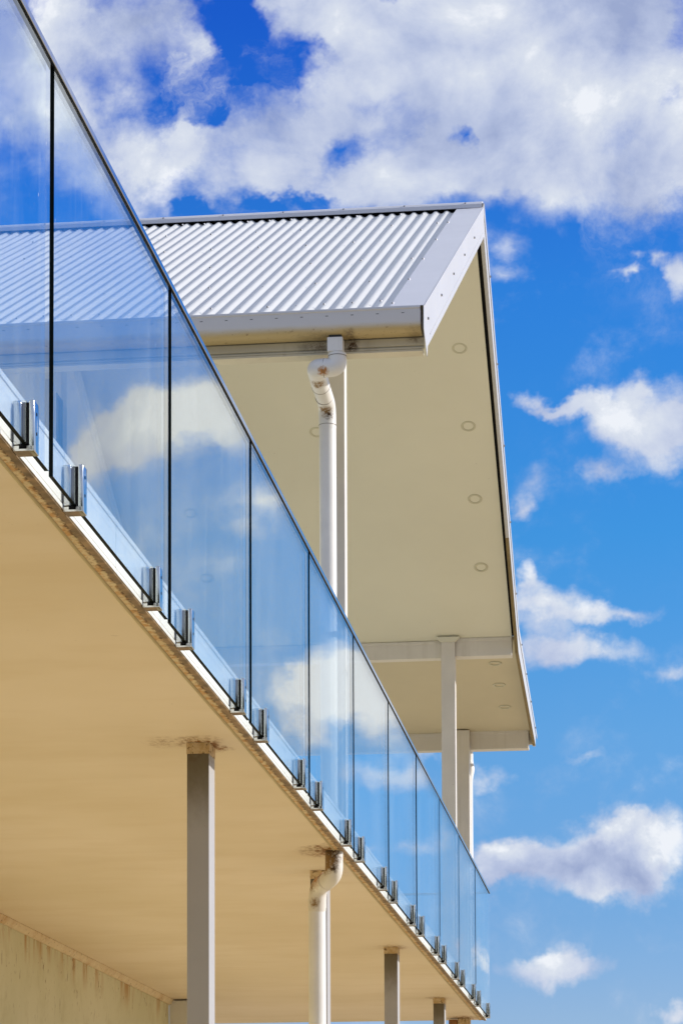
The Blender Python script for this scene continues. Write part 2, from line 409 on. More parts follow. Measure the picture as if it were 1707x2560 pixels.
def rust_strip_mat():
    """outer lining strip: cream paint with rust bleeding in from the metal edge"""
    mt, t, b = mat('rust_stained_strip')
    p = pos(t)
    sp = t.node('ShaderNodeSeparateXYZ'); t.put(sp.inputs[0], p)
    n1 = t.noise(t.vmath('MULTIPLY', p, (1, .35, 1)), 6, 4, .6)
    n2 = t.noise(t.vmath('MULTIPLY', p, (1, .6, 1)), 70, 5, .72)
    n3 = t.noise(t.vmath('MULTIPLY', p, (1, .8, 1)), 24, 5, .7)
    near = t.sstep(t.math('MULTIPLY_ADD', n3, .034, sp.outputs[0]), -1.712, -1.697)
    c = t.mix(t.sstep(n1, .35, .65), (.62, .49, .29), (.68, .56, .36))
    c = t.mix(t.math('MULTIPLY', t.sstep(n3, .44, .60), .85), c, (.52, .26, .07))
    c = t.mix(t.math('MULTIPLY', t.sstep(n2, .52, .62), t.math('MULTIPLY_ADD', near, .7, .5), clamp=True), c, (.20, .075, .018))
    c = t.mix(t.math('MULTIPLY', near, t.sstep(n2, .34, .56)), c, (.06, .028, .01))
    t.put(b.inputs['Base Color'], c)
    b.inputs['Roughness'].default_value = .75
    return mt
M['rust_strip'] = rust_strip_mat()
M['rust_edge'] = paint('rusted_metal_lip', (.27, .18, .10), .7, .5, .9, scale=14, speck_col=(.02, .01, .005))
M['bead'] = paint('drip_bead_paint', (.48, .39, .21), .6, .10, .9, scale=5)

def soiled(name, base, zmid, zsoft, dirt=(.16, .10, .04), amount=.9, sc=(24, 24, 14), shade_k=.0):
    """paint with a grimy, blotchy band above height zmid (webs and dust under a ceiling)"""
    mt, t, b = mat(name)
    p = pos(t)
    sp = t.node('ShaderNodeSeparateXYZ'); t.put(sp.inputs[0], p)
    n = t.noise(t.vmath('MULTIPLY', p, sc), 1.0, 5, .7)
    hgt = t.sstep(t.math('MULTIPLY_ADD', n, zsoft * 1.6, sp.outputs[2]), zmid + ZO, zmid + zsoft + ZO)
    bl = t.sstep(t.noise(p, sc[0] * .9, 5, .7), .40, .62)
    n1 = t.noise(p, 3, 4, .6)
    c = t.mix(t.sstep(n1, .3, .7), [k * .95 for k in base], base)
    if shade_k:      # brown shading painted on the top of the front face only
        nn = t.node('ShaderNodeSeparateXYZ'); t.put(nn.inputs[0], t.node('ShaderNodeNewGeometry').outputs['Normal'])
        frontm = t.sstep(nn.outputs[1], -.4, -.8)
        front_shade = t.sstep(t.math('MULTIPLY_ADD', n, .14, sp.outputs[2]), zmid + ZO - .26, zmid + ZO + .04)
        c = t.mix(t.math('MULTIPLY', t.math('MULTIPLY', front_shade, frontm), shade_k), c, (.10, .075, .03))
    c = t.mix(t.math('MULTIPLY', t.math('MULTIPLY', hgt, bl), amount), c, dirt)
    s1 = t.noise(p, 60, 3, .6)
    c = t.mix(t.math('MULTIPLY', t.sstep(s1, .72, .76), .6), c, (.12, .07, .03))
    t.put(b.inputs['Base Color'], c)
    b.inputs['Roughness'].default_value = .5
    return mt
M['post_low'] = soiled('lower_post_paint', (.42, .405, .40), 2.03, .05, (.10, .065, .03), .75, shade_k=.85)
M['pipe_low'] = soiled('lower_pipe_pvc', (.67, .64, .60), 1.95, .10, (.15, .075, .02), .9, (13, 13, 13))
def collar_mat():
    mt, t, b = mat('stained_collar')
    p = pos(t)
    n2 = t.noise(p, 34, 5, .7)
    c = t.mix(t.sstep(n2, .35, .65), (.66, .52, .33), (.52, .36, .18))
    c = t.mix(t.sstep(t.noise(p, 48, 5, .72), .54, .64), c, (.12, .06, .02))
    t.put(b.inputs['Base Color'], c)
    b.inputs['Roughness'].default_value = .8
    return mt
M['cap'] = collar_mat()

def web_and_shadow(t, p, c, low):
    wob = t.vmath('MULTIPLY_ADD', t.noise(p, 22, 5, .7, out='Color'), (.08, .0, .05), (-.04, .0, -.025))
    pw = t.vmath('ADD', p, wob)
    for (cx, cz, rx, rz, am) in ((-1.77, 4.615, .13, .045, .75), (-1.595, 4.615, .045, .06, 1.1), (-1.27, 4.63, .05, .03, .6)):  # first spot is web grime; second paints the shadow beside the outlet box
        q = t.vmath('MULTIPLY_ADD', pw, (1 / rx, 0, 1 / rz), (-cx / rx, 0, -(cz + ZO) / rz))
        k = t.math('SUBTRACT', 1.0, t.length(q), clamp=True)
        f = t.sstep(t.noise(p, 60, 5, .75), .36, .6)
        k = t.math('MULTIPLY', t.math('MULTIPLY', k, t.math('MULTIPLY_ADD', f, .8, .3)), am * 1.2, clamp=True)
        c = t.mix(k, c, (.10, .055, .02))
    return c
def gutter_mat():
    """white gutter metal, yellow-brown tide marks and grime on its under side"""
    mt, t, b = mat('stained_gutter')
    p = pos(t)
    sp = t.node('ShaderNodeSeparateXYZ'); t.put(sp.inputs[0], p)
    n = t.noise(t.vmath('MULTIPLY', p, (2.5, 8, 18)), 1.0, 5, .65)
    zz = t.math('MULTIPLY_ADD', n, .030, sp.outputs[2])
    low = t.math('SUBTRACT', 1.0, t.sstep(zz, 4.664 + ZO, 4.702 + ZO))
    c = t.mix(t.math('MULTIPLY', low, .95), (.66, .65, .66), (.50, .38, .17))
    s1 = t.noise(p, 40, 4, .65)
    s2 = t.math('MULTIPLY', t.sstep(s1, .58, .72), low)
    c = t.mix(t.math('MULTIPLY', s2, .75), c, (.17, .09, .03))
    c = web_and_shadow(t, p, c, low)
    t.put(b.inputs['Base Color'], c)
    b.inputs['Roughness'].default_value = .42
    return mt
M['gutter'] = gutter_mat()
M['fascia'] = paint('fascia_board_paint', (.60, .56, .45), .55, .08, .6, streak=.25, scale=2.2)
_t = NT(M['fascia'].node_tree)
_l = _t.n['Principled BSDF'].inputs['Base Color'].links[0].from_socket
_t.put(_t.n['Principled BSDF'].inputs['Base Color'], web_and_shadow(_t, pos(_t), _l, None))
M['fasc_w'] = paint('balcony_fascia_metal', (.80, .79, .76), .33, .02, .12, scale=2)

def steel(name='polished_steel', col=(.74, .75, .76), rough=.10):
    mt, t, b = mat(name)
    p = pos(t)
    b.inputs['Metallic'].default_value = 1
    t.put(b.inputs['Base Color'], t.mix(t.noise(p, 30, 3, .6), [k * .92 for k in col], col))
    t.put(b.inputs['Roughness'], t.math('MULTIPLY_ADD', t.noise(p, 55, 4, .6), .10, rough - .04))
    return mt
M['steel'] = steel(col=(.56, .575, .585))
M['steel_pale'] = steel('brushed_steel', (.80, .79, .74), .30)
M['clamp_rust'] = paint('clamp_underside', (.20, .13, .08), .5, .35, .6, scale=30)
M['steel_dark'] = steel('tarnished_steel', (.16, .15, .11), .3)
M['screw'] = steel('screw_head', (.35, .35, .38), .4)

def glass_mat():
    mt, t, b = mat('balustrade_glass')
    t.n.remove(b)
    out = t.n['Material Output']
    geo = t.node('ShaderNodeNewGeometry')
    bp = t.node('ShaderNodeBump'); bp.inputs['Strength'].default_value = .25; bp.inputs['Distance'].default_value = .0006
    t.put(bp.inputs['Height'], t.noise(geo.outputs['Position'], 2.2, 2, .5))
    cosn = t.node('ShaderNodeVectorMath', operation='DOT_PRODUCT')
    t.put(cosn.inputs[0], geo.outputs['Normal']); t.put(cosn.inputs[1], geo.outputs['Incoming'])
    c = t.math('ABSOLUTE', cosn.outputs['Value'])
    q = t.math('POWER', t.math('SUBTRACT', 1.0, c, clamp=True), 5.0)
    fr = t.math('MULTIPLY_ADD', q, .96, .04)
    tr = t.node('ShaderNodeBsdfTransparent'); tr.inputs[0].default_value = (.96, .985, .985, 1)
    gl = t.node('ShaderNodeBsdfGlossy'); gl.inputs['Roughness'].default_value = 0.0
    gl.inputs['Color'].default_value = (.97, 1, 1, 1)
    t.put(gl.inputs['Normal'], bp.outputs[0])
    mx = t.node('ShaderNodeMixShader')
    t.put(mx.inputs[0], fr); t.l.new(tr.outputs[0], mx.inputs[1]); t.l.new(gl.outputs[0], mx.inputs[2])
    # sparse dust and water spots
    df = t.node('ShaderNodeBsdfDiffuse'); df.inputs[0].default_value = (.8, .85, .88, 1)
    s1 = t.noise(t.vmath('MULTIPLY', geo.outputs['Position'], (60, 60, 22)), 1.0, 2, .5)
    k = t.math('MULTIPLY', t.sstep(s1, .765, .79), .35)
    k = t.math('MULTIPLY_ADD', t.sstep(t.noise(geo.outputs['Position'], 1.4, 4, .6), .35, .8), .03, k)
    k = t.math('MULTIPLY_ADD', t.sstep(t.noise(t.vmath('MULTIPLY', geo.outputs['Position'], (9, 9, .9)), 1.0, 4, .65), .52, .72), .035, k)
    mx2 = t.node('ShaderNodeMixShader')
    t.put(mx2.inputs[0], k); t.l.new(mx.outputs[0], mx2.inputs[1]); t.l.new(df.outputs[0], mx2.inputs[2])
    t.l.new(mx2.outputs[0], out.inputs[0])
    return mt
M['glass'] = glass_mat()
M['glass_edge'] = paint('dark_glass_edge', (.003, .006, .006), .6, .0, spec=.05)
M['lens'] = paint('downlight_lens', (.55, .525, .41), .35, .02)

def ground_mat():
    mt, t, b = mat('dry_ground')
    p = pos(t)
    n1 = t.noise(p, .12, 6, .6); n2 = t.noise(p, 3.5, 5, .65)
    c = t.mix(t.sstep(n1, .35, .65), (.56, .43, .24), (.64, .51, .31))
    c = t.mix(t.math('MULTIPLY', t.sstep(n2, .5, .75), .4), c, (.34, .27, .13))
    sp = t.node('ShaderNodeSeparateXYZ'); t.put(sp.inputs[0], p)
    c = t.mix(t.sstep(t.math('MULTIPLY_ADD', n1, 3, sp.outputs[1]), 6.5, 5.5), c, (.10, .10, .10))      # dark unseen ground added in front, to dim bounce onto the post fronts
    t.put(b.inputs['Base Color'], c)
    b.inputs['Roughness'].default_value = .95
    return mt
M['ground'] = ground_mat()

def add_stains(mt, spots):
    """rust and web blotches at given places: (x, y, z, radius, strength, colour)"""
    t = NT(mt.node_tree)
    b = t.n['Principled BSDF']
    c = b.inputs['Base Color'].links[0].from_socket
    p = pos(t)
    pw = t.vmath('ADD', p, t.vmath('MULTIPLY_ADD', t.noise(p, 26, 5, .7, out='Color'), (.05, .05, .05), (-.025, -.025, -.025)))
    f = t.sstep(t.noise(p, 75, 5, .75), .38, .60)
    for (x, y, z, rr, am, col) in spots:
        q = t.vmath('MULTIPLY_ADD', pw, (1 / rr,) * 3, (-x / rr, -y / rr, -(z + ZO) / rr))
        k = t.math('SUBTRACT', 1.0, t.length(q), clamp=True)
        k = t.math('MULTIPLY', t.math('MULTIPLY', k, t.math('MULTIPLY_ADD', f, 1.3, .35)), am, clamp=True)
        c = t.mix(k, c, col)
    t.put(b.inputs['Base Color'], c)
    return mt
RU, BR, DK = (.42, .18, .045), (.26, .15, .05), (.07, .035, .012)
M['pvc_neck'] = add_stains(paint('pvc_neck', (.80, .79, .77), .34, .04, .5, streak=.12, scale=6),
    [(-1.728, 13.535, 4.450, .035, 1.6, RU), (-1.775, 13.66, 4.415, .050, 1.5, BR), (-1.770, 13.95, 4.385, .040, 1.6, BR), (-1.75, 13.968, 4.36, .03, 1.2, DK)])
M['pipe_low'] = add_stains(paint('lower_pipe_pvc', (.74, .70, .64), .4, .05, .9, streak=.15, scale=6),
    [(-1.775, 14.06, 2.06, .075, 2.2, DK), (-1.79, 14.08, 2.02, .07, 2.0, BR), (-1.83, 14.20, 1.965, .075, 2.2, RU), (-1.875, 14.24, 1.93, .05, 1.8, BR), (-1.87, 14.25, 1.84, .035, 1.5, BR), (-1.74, 14.05, 1.99, .03, 1.5, DK)])

# ------------------------------------------------------------------ ground
bm = bmesh.new()
S = 2500
vs = [bm.verts.new(p) for p in ((-S, -S, -1.5), (S, -S, -1.5), (S, S, -1.5), (-S, S, -1.5))]
bm.faces.new(vs)
g = part('ground', bm, M['ground'])
tag(g, 'dry sandy ground far below the balcony', 'ground', kind='structure')

# unseen tree belt added behind the viewpoint to darken reflections and post fronts
mt, t, b = mat('unseen_dark_foliage')
t.put(b.inputs['Base Color'], t.mix(t.noise(pos(t), .5, 5, .7), (.030, .045, .018), (.085, .10, .045)))
b.inputs['Roughness'].default_value = .8
bm = bmesh.new()
rw = random.Random(11)
for i in range(150):
    a = R(rw.uniform(198, 342)); d = rw.uniform(48, 75)
    cx, cy = d * math.cos(a), 8 + d * math.sin(a)
    hh = rw.uniform(9, 17); rr = rw.uniform(3.5, 6.5)
    tube(bm, [(cx, cy, -1.5), (cx + .3, cy, -1.5 + hh * .7)], [.35, .2], 7)
    for j in range(34):
        th = rw.uniform(0, 6.283); q = rr * math.sqrt(rw.random()); hz = -1.5 + hh * rw.uniform(.18, 1.0)
        p0 = Vector((cx + q * math.cos(th), cy + q * math.sin(th), hz))
        for k in range(7):
            e = Vector((rw.gauss(0, 1), rw.gauss(0, 1), rw.gauss(0, .7))) * .8
            f_ = Vector((rw.gauss(0, 1), rw.gauss(0, 1), rw.gauss(0, 1))); f_ = f_.normalized() * .7
            g_ = f_.orthogonal().normalized() * .55
            bm.faces.new([bm.verts.new(p0 + e + f_), bm.verts.new(p0 + e + g_), bm.verts.new(p0 + e - f_), bm.verts.new(p0 + e - g_)])
wd = part('unseen_trees', bm, mt)
tag(wd, 'unseen tree belt added behind the viewpoint for dark reflections', 'unseen_trees', kind='stuff')

# ------------------------------------------------------------------ balcony deck
XE = -1.692                      # outer face of the fascia
ZS, ZT = 2.086, 2.255            # ceiling level, fascia top
YE = 24.69                       # far end
YN = -14.0
deck = thing('balcony', (-2.9, 11, ZS), 'long raised balcony with cream ceiling and bright white metal edge', 'balcony')
bm = bmesh.new()
box(bm, -4.15, -1.753, YN, YE - .03, ZS + .002, ZS + .03)
part('ceiling_panel', bm, M['ceiling'], deck)
bm = bmesh.new()
box(bm, -4.3, -1.70, YN, YE - .012, ZS + .032, ZT - .012)
part('deck_slab', bm, M['cream'], deck)
bm = bmesh.new()
box(bm, -1.742, -1.7155, YN, YE - .02, ZS + .001, ZS + .03)
part('edge_strip', bm, M['rust_strip'], deck, label='rust stained strip along the balcony edge')
bm = bmesh.new()
# slightly wandering quarter-round bead between strip and ceiling
prev = None
N = 150
rnd = random.Random(3)
dx = 0
for i in range(N + 1):
    y = YN + (YE - .03 - YN) * i / N
    dx = dx * .75 + rnd.uniform(-.0016, .0016)
    ring = []
    for k in range(7):
        a = math.pi * k / 6
        ring.append(bm.verts.new((-1.7475 + dx + .0065 * math.cos(a), y, ZS + .003 - .0065 * math.sin(a))))
    if prev:
        for k in range(6): bm.faces.new((prev[k], prev[k + 1], ring[k + 1], ring[k]))
    prev = ring
part('drip_bead', bm, M['bead'], deck, smooth=True)
bm = bmesh.new()
box(bm, -1.7125, XE, YN, YE, ZS - .003, ZS + .004)
part('metal_lip', bm, M['rust_edge'], deck, label='rusted lower lip of the balcony edge')
bm = bmesh.new()
box(bm, -1.7158, -1.7122, YN, YE - .02, ZS + .006, ZS + .02)
part('joint_gap', bm, M['slot'], deck)
# fascia: folded white metal lengths butted with hairline gaps
bm = bmesh.new()
y = YN
prof = [(XE + .0035, ZS + .002), (XE + .0035, ZS + .014), (XE - .003, ZS + .0165), (XE - .003, ZS + .021), (XE, ZS + .023),
        (XE, ZT - .018), (XE + .004, ZT - .016), (XE + .004, ZT), (XE - .03, ZT + .004), (XE - .03, ZS + .03), (XE - .012, ZS + .03), (XE - .012, ZS + .005)]
L = .735
yy0 = 8.2 - L * 13
while yy0 < YE:
    a = max(yy0, YN); b_ = min(yy0 + L - .0035, YE)
    if b_ > a: prism(bm, prof, 'y', a, b_)
    yy0 += L
box(bm, XE - .006, XE - .009, YN, YE - .01, ZS + .006, ZT - .002, mat=1)
part('fascia', bm, [M['fasc_w'], M['slot']], deck, label='sunlit white metal fascia')
bm = bmesh.new()
box(bm, -4.3, XE - .002, YE - .010, YE, ZS + .006, ZT)
part('end_fascia', bm, M['fasc_w'], deck)

# ------------------------------------------------------------------ house
house = thing('house', (-6, 12, -1.5), 'cream rendered house carrying the balcony, its weathered wall meeting the ceiling', 'house')
bm = bmesh.new()
box(bm, -9.0, -4.13, YN, 22.2, -1.5, ZS + .03)
part('lower_wall', bm, M['wall'], house, label='weathered green cream lower wall with rust runs')
bm = bmesh.new()
pr = [(-4.128, ZS - .045), (-4.118, ZS - .043), (-4.108, ZS - .034), (-4.101, ZS - .020), (-4.096, ZS - .006), (-4.096, ZS + .001), (-4.128, ZS + .001)]
prism(bm, pr, 'y', YN, 22.2)
part('cornice', bm, cornice_mat(), house, label='rust blotched cornice under the ceiling')
bm = bmesh.new()
box(bm, -4.13, -3.86, 22.203, 22.4, -1.5, ZS - .012, .004)
part('pilaster', bm, M['white'], house)
bm = bmesh.new()
box(bm, -9.0, -4.17, 14.9, 21.7, ZT + .01, 4.55)
prism(bm, [(14.9, 4.55), (21.7, 4.55), (21.7, 4.78), (18.06, 6.60), (14.9, 5.05)], 'x', -9.0, -4.17)
uw = part('upper_wall', bm, M['soffit'], house)
bm = bmesh.new()
prism(bm, [(14.95, 5.02), (18.06, 6.62), (21.5, 4.96), (21.5, 4.90), (18.06, 6.55), (14.95, 4.95)], 'x', -4.169, -4.14)
part('raking_trim', bm, M['white'], house)
bm = bmesh.new()
box(bm, -4.20, -4.13, 17.85, 18.0, ZT + .2, 5.9)
box(bm, -4.20, -4.13, 18.33, 18.68, ZT + .2, 6.1)
box(bm, -4.20, -4.13, 20.2, 20.35, ZT + .2, 5.0)
wf = part('window_frame', bm, M['window'], house)
bm = bmesh.new()
box(bm, -4.172, -4.160, 18.0, 18.33, ZT + .2, 5.9)
box(bm, -4.172, -4.160, 18.68, 20.2, ZT + .2, 4.9)
pm, pt, pb = mat('dark_window_pane')
pb.inputs['Base Color'].default_value = (.03, .05, .07, 1); pb.inputs['Roughness'].default_value = .05
part('pane', bm, pm, wf)

# ------------------------------------------------------------------ roof
YF, ZF = 13.51, 4.759
YR, ZR = 18.066, 7.052
YB, ZB = 21.872, 5.026
YT, ZTl = 24.69, 4.669
XR = -1.213
XL = -8.6
def zc(y):            # crest plane of the front sheets
    return 4.777 + (y - 13.56) * (6.967 - 4.777) / (17.95 - 13.56)
roof = thing('gable_roof', (-4.9, 18, 4.6), 'white corrugated gable roof with cream underside, jutting out above the balcony', 'roof')
PITCH = .0735
def corrugated(x0, x1, path, amp=.0085, seg=12):
    """x0 < x1, crests at x1 - PITCH*k ; path = [(y, z_crest), ...]"""
    bm = bmesh.new()
    n = int((x1 - x0) / PITCH * seg)
    cols = []
    for i in range(n + 1):
        x = x1 - i * PITCH / seg
        ph = 2 * math.pi * i / seg
        s = math.cos(ph)
        # rolled sheet: slightly flattened crests and pans
        s = max(-1, min(1, s * 1.12))
        dz = (s - 1) * amp
        cols.append([bm.verts.new((x, yy_, zz_ + dz)) for yy_, zz_ in path])
    for A, B in zip(cols, cols[1:]):
        for k in range(len(path) - 1): bm.faces.new((A[k], A[k + 1], B[k + 1], B[k]))
    return bm
def screw(bm, x, y, z, nrm, r=.0062, h=.007, mat=0):
    nrm = Vector(nrm).normalized()
    a = nrm.orthogonal().normalized(); b_ = nrm.cross(a)
    c0 = Vector((x, y, z))
    lo = [bm.verts.new(c0 + (a * math.cos(k * math.pi / 3) + b_ * math.sin(k * math.pi / 3)) * r * 1.25) for k in range(6)]
    hi = [bm.verts.new(c0 + nrm * h + (a * math.cos(k * math.pi / 3) + b_ * math.sin(k * math.pi / 3)) * r) for k in range(6)]
    for k in range(6):
        f = bm.faces.new((lo[k], lo[(k + 1) % 6], hi[(k + 1) % 6], hi[k])); f.material_index = mat
    f = bm.faces.new(hi); f.material_index = mat
XC = -1.455                         # last crest beside the barge flashing
bm = corrugated(XL, XC + PITCH, [(13.545, zc(13.545)), (14.7, zc(14.7)), (16.2, zc(16.2)), (17.955, zc(17.955))])
slope_n = (0, -.447, .894)
rows = [13.75, 14.55, 15.45, 16.35, 17.2, 17.8]
nb = int((XC - XL) / PITCH)
for r_, yy_ in enumerate(rows):
    for k in range(nb):
        if (k + r_ * 2) % 4 == 0 or (r_ in (0, 5) and k % 2 == 0):
            screw(bm, XC - k * PITCH, yy_ + rnd.uniform(-.02, .02), zc(yy_), slope_n, mat=1)
sheet = part('roof_sheet', bm, [M['roof'], M['screw']], roof, smooth=True)
# rear slopes
bm = corrugated(XL, XC, [(18.12, ZR - .06), (YB, ZB - .02), (YT, ZTl - .02)], seg=6)
part('roof_sheet', bm, M['roof'], roof, smooth=True)
# black strip standing in for the shadowed void behind the sheet ends
bm = bmesh.new()
box(bm, XL, -1.30, 17.975, 17.985, zc(17.95) - .06, zc(17.95) + .03)
part('ridge_void_shade', bm, M['black'], roof)
# ridge cap, bent strip with a small lip
bm = bmesh.new()
rc = [(17.930, 6.972), (17.934, 6.998), (17.955, 7.018), (18.035, 7.052), (18.066, 7.060), (18.10, 7.050), (18.25, 6.975), (18.25, 6.968), (18.10, 7.043), (18.066, 7.052), (18.036, 7.044), (17.958, 7.011), (17.939, 6.993), (17.935, 6.971)]
prism(bm, rc, 'x', XL, XR - .006)
k = XL + .3
while k < XR - .05:
    screw(bm, k, 17.945, 7.008, (0, -.8, .6), r=.006, h=.006, mat=1)
    k += .41
part('ridge_cap', bm, [M['barge'], M['screw']], roof)
# flat barge flashing lying on the sheets
bm = bmesh.new()
def fl(y): return zc(y) + .010
x_in = -1.388
pts = [(13.53, fl(13.53)), (17.99, fl(17.99))]
for (xa, xb, da, db) in ((x_in, XR + .004, 0, 0), (x_in - .012, x_in, -.018, 0)):
    va = [bm.verts.new((xa, yy_, zz_ + da)) for yy_, zz_ in pts]
    vb = [bm.verts.new((xb, yy_, zz_ + db)) for yy_, zz_ in pts]
    vc = [bm.verts.new((xb, yy_, zz_ + db - .003)) for yy_, zz_ in pts]
    vd = [bm.verts.new((xa, yy_, zz_ + da - .003)) for yy_, zz_ in pts]
    bm.faces.new((va[0], va[1], vb[1], vb[0])); bm.faces.new((vd[0], vc[0], vc[1], vd[1]))
    bm.faces.new((va[0], vb[0], vc[0], vd[0])); bm.faces.new((va[1], vd[1], vc[1], vb[1]))
    bm.faces.new((va[0], vd[0], vd[1], va[1])); bm.faces.new((vb[0], vb[1], vc[1], vc[0]))
for yy_ in (13.62, 14.5, 15.35, 16.25, 17.15):
    screw(bm, x_in + .006, yy_, fl(yy_), slope_n, mat=1)
part('barge_flashing', bm, [M['barge'], M['screw']], roof)
# barge boards: front raking board, rear raking board, rear shallow board
def zrear(y): return ZR - (ZR - ZB) / (YB - YR) * (y - YR)
def zrear2(y): return ZB - (ZB - ZTl) / (YT - YB) * (y - YB)
bm = bmesh.new()
pf = [(13.497, fl(13.497)), (13.497, 4.64), (13.575, 4.60), (13.68, 4.552), (13.715, 4.620), (17.958, 6.800 - .035), (18.066, 6.832), (18.066, 7.050), (18.0, fl(18.0) + .004), (17.98, fl(17.98))]
prism(bm, pf, 'x', XR - .003, XR)
# stiffening rib near its lower edge
prism(bm, [(13.85, 4.727), (17.9, 6.782), (17.9, 6.788), (13.85, 4.733)], 'x', XR, XR + .0025)
for yy_ in (13.72, 14.55, 15.4, 16.25, 17.1):
    screw(bm, XR, yy_, fl(yy_) - .10, (1, 0, 0), mat=1)
part('barge_board', bm, [M['board'], M['screw']], roof)
bm = bmesh.new()
top = [(18.068, ZR - .05), (YB, ZB - .05), (YT - .17, zrear2(YT - .17) - .045)]
bot = [(YT - .17, zrear2(YT - .17) - .150), (YB, ZB - .205), (18.068, ZR - .220)]
prism(bm, top + bot, 'x', XR - .028, XR - .004)
prism(bm, [(18.068, ZR), (YB, ZB), (YT, ZTl), (YT, ZTl - .03), (YB, ZB - .065), (18.068, ZR - .07)], 'x', XR - .002, XR + .002, mat=0)
for i in range(9):
    yy_ = 18.6 + i * .72
    zz_ = zrear(yy_) if yy_ < YB else zrear2(yy_)
    screw(bm, XR + .002, yy_, zz_ - .03, (1, 0, 0), r=.007, h=.008, mat=1)
part('barge_board', bm, [M['board'], M['screw']], roof, label='rear barge board seen edge on')
bm = bmesh.new()
prism(bm, [(18.1, ZR - .226), (YB, ZB - .21), (YT - .2, zrear2(YT - .2) - .152), (YT - .2, zrear2(YT - .2) - .148), (YB, ZB - .206), (18.1, ZR - .221)], 'x', XR - .031, XR - .0035)
part('barge_underside', bm, paint('brown_underside', (.24, .18, .085), .7, .15, .5), roof, label='brown under edge of the rear barge')
# gutter: quad profile
bm = bmesh.new()
gp = [(13.510, 4.762), (13.503, 4.762), (13.500, 4.758), (13.500, 4.750), (13.505, 4.746), (13.505, 4.690), (13.508, 4.672), (13.517, 4.656),
      (13.532, 4.646), (13.552, 4.641), (13.622, 4.641), (13.622, 4.70), (13.618, 4.70), (13.618, 4.645), (13.552, 4.645), (13.534, 4.650),
      (13.520, 4.660), (13.512, 4.674), (13.509, 4.692), (13.509, 4.748), (13.512, 4.752)]
prism(bm, gp, 'x', XL, XR - .020)
x = XR - .10
while x > XL + .1:
    box(bm, x, x - .014, 13.5042, 13.5052, 4.7255, 4.7285, mat=1)
    x -= .1285
# end cap
ec = [(13.506, 4.745), (13.506, 4.690), (13.512, 4.672), (13.534, 4.648), (13.552, 4.643), (13.618, 4.643), (13.618, 4.745)]
prism(bm, ec, 'x', XR - .022, XR - .018)
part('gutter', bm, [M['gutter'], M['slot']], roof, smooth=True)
# fascia board with its stepped profile
bm = bmesh.new()
fp = [(13.640, 4.74), (13.640, 4.644), (13.643, 4.642), (13.643, 4.639), (13.626, 4.637), (13.626, 4.600), (13.638, 4.597), (13.638, 4.592), (13.629, 4.590), (13.629, 4.582), (13.650, 4.582), (13.650, 4.74)]
prism(bm, fp, 'x', XL, XR - .012)
box(bm, XR - .16, XR - .1612, 13.6252, 13.627, 4.601, 4.636)
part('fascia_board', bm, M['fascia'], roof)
bm = bmesh.new()
box(bm, XL, XR - .02, 13.632, 13.718, 4.570, 4.580)
part('eave_lining', bm, M['cream'], roof)
# soffit linings
def zs1(y): return 6.365 - .497 * (y - 18.96)
def zs2(y): return 4.94 - .112 * (y - 21.9)
bm = bmesh.new()
XS1 = -1.268
prism(bm, [(18.06, 6.805), (21.86, zs1(21.86)), (21.86, zs1(21.86) + .012), (18.06, 6.817)], 'x', XL, XS1)
part('soffit_panel', bm, M['soffit'], roof, label='steep cream soffit with downlights')
bm = bmesh.new()
prism(bm, [(13.722, 4.625), (18.055, 6.80), (18.055, 6.812), (13.722, 4.637)], 'x', XL, XS1)
part('soffit_panel', bm, M['soffit'], roof, label='cream lining under the front slope')
bm = bmesh.new()
XS2 = XR - .026
prism(bm, [(21.87, zs2(21.87)), (24.52, zs2(24.52)), (24.52, zs2(24.52) + .012), (21.87, zs2(21.87) + .012)], 'x', XL, XS2)
part('soffit_panel', bm, paint('soffit_paint_dimmed', (.62, .555, .41), .62, .04, .5, scale=.9), roof, label='flatter cream soffit beyond the first beam')  # same paint as the other soffits, with dimmer light put into the colour
for yj in (20.08,):
    bm = bmesh.new()
    prism(bm, [(yj, zs1(yj) - .0012), (yj + .010, zs1(yj + .010) - .0012), (yj + .010, zs1(yj + .010) + .004), (yj, zs1(yj) + .004)], 'x', XL, XS1 - .002)
    part('joint_strip', bm, M['soffit'], roof)
# cavity between soffit edge and barge, left dark
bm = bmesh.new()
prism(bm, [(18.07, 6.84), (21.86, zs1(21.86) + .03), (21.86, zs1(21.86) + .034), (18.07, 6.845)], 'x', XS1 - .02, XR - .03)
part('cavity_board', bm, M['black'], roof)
# beams
def beam(x0, x1, y0, y1, z0, z1, name='beam', label=None):
    bm = bmesh.new()
    box(bm, x0, x1, y0, y1, z0, z1, .003)
    box(bm, x0, x1 - .002, y0 - .008, y1 + .008, z1 - .004, z1 + .02, .002)
    return part(name, bm, M['cream'], roof, label=label)
bmp = M['cream']
M['cream'] = M['post']
beam(-4.16, -1.84, 21.85, 21.95, 4.786, 4.905, label='near beam under the soffit')
beam(-1.722, -1.268, 21.83, 21.95, 4.790, 4.918, label='short near beam end right of the post')
beam(-4.16, -1.93, 24.40, 24.50, 4.503, 4.640, label='far beam under the soffit')
beam(-1.795, -1.273, 24.385, 24.50, 4.501, 4.645, label='weathered far beam end')
M['cream'] = bmp
# rear edge closing board
bm = bmesh.new()
box(bm, XL, XR - .03, 24.52, 24.545, 4.56, 4.66)
part('rear_fascia', bm, M['fasc_w'], roof)

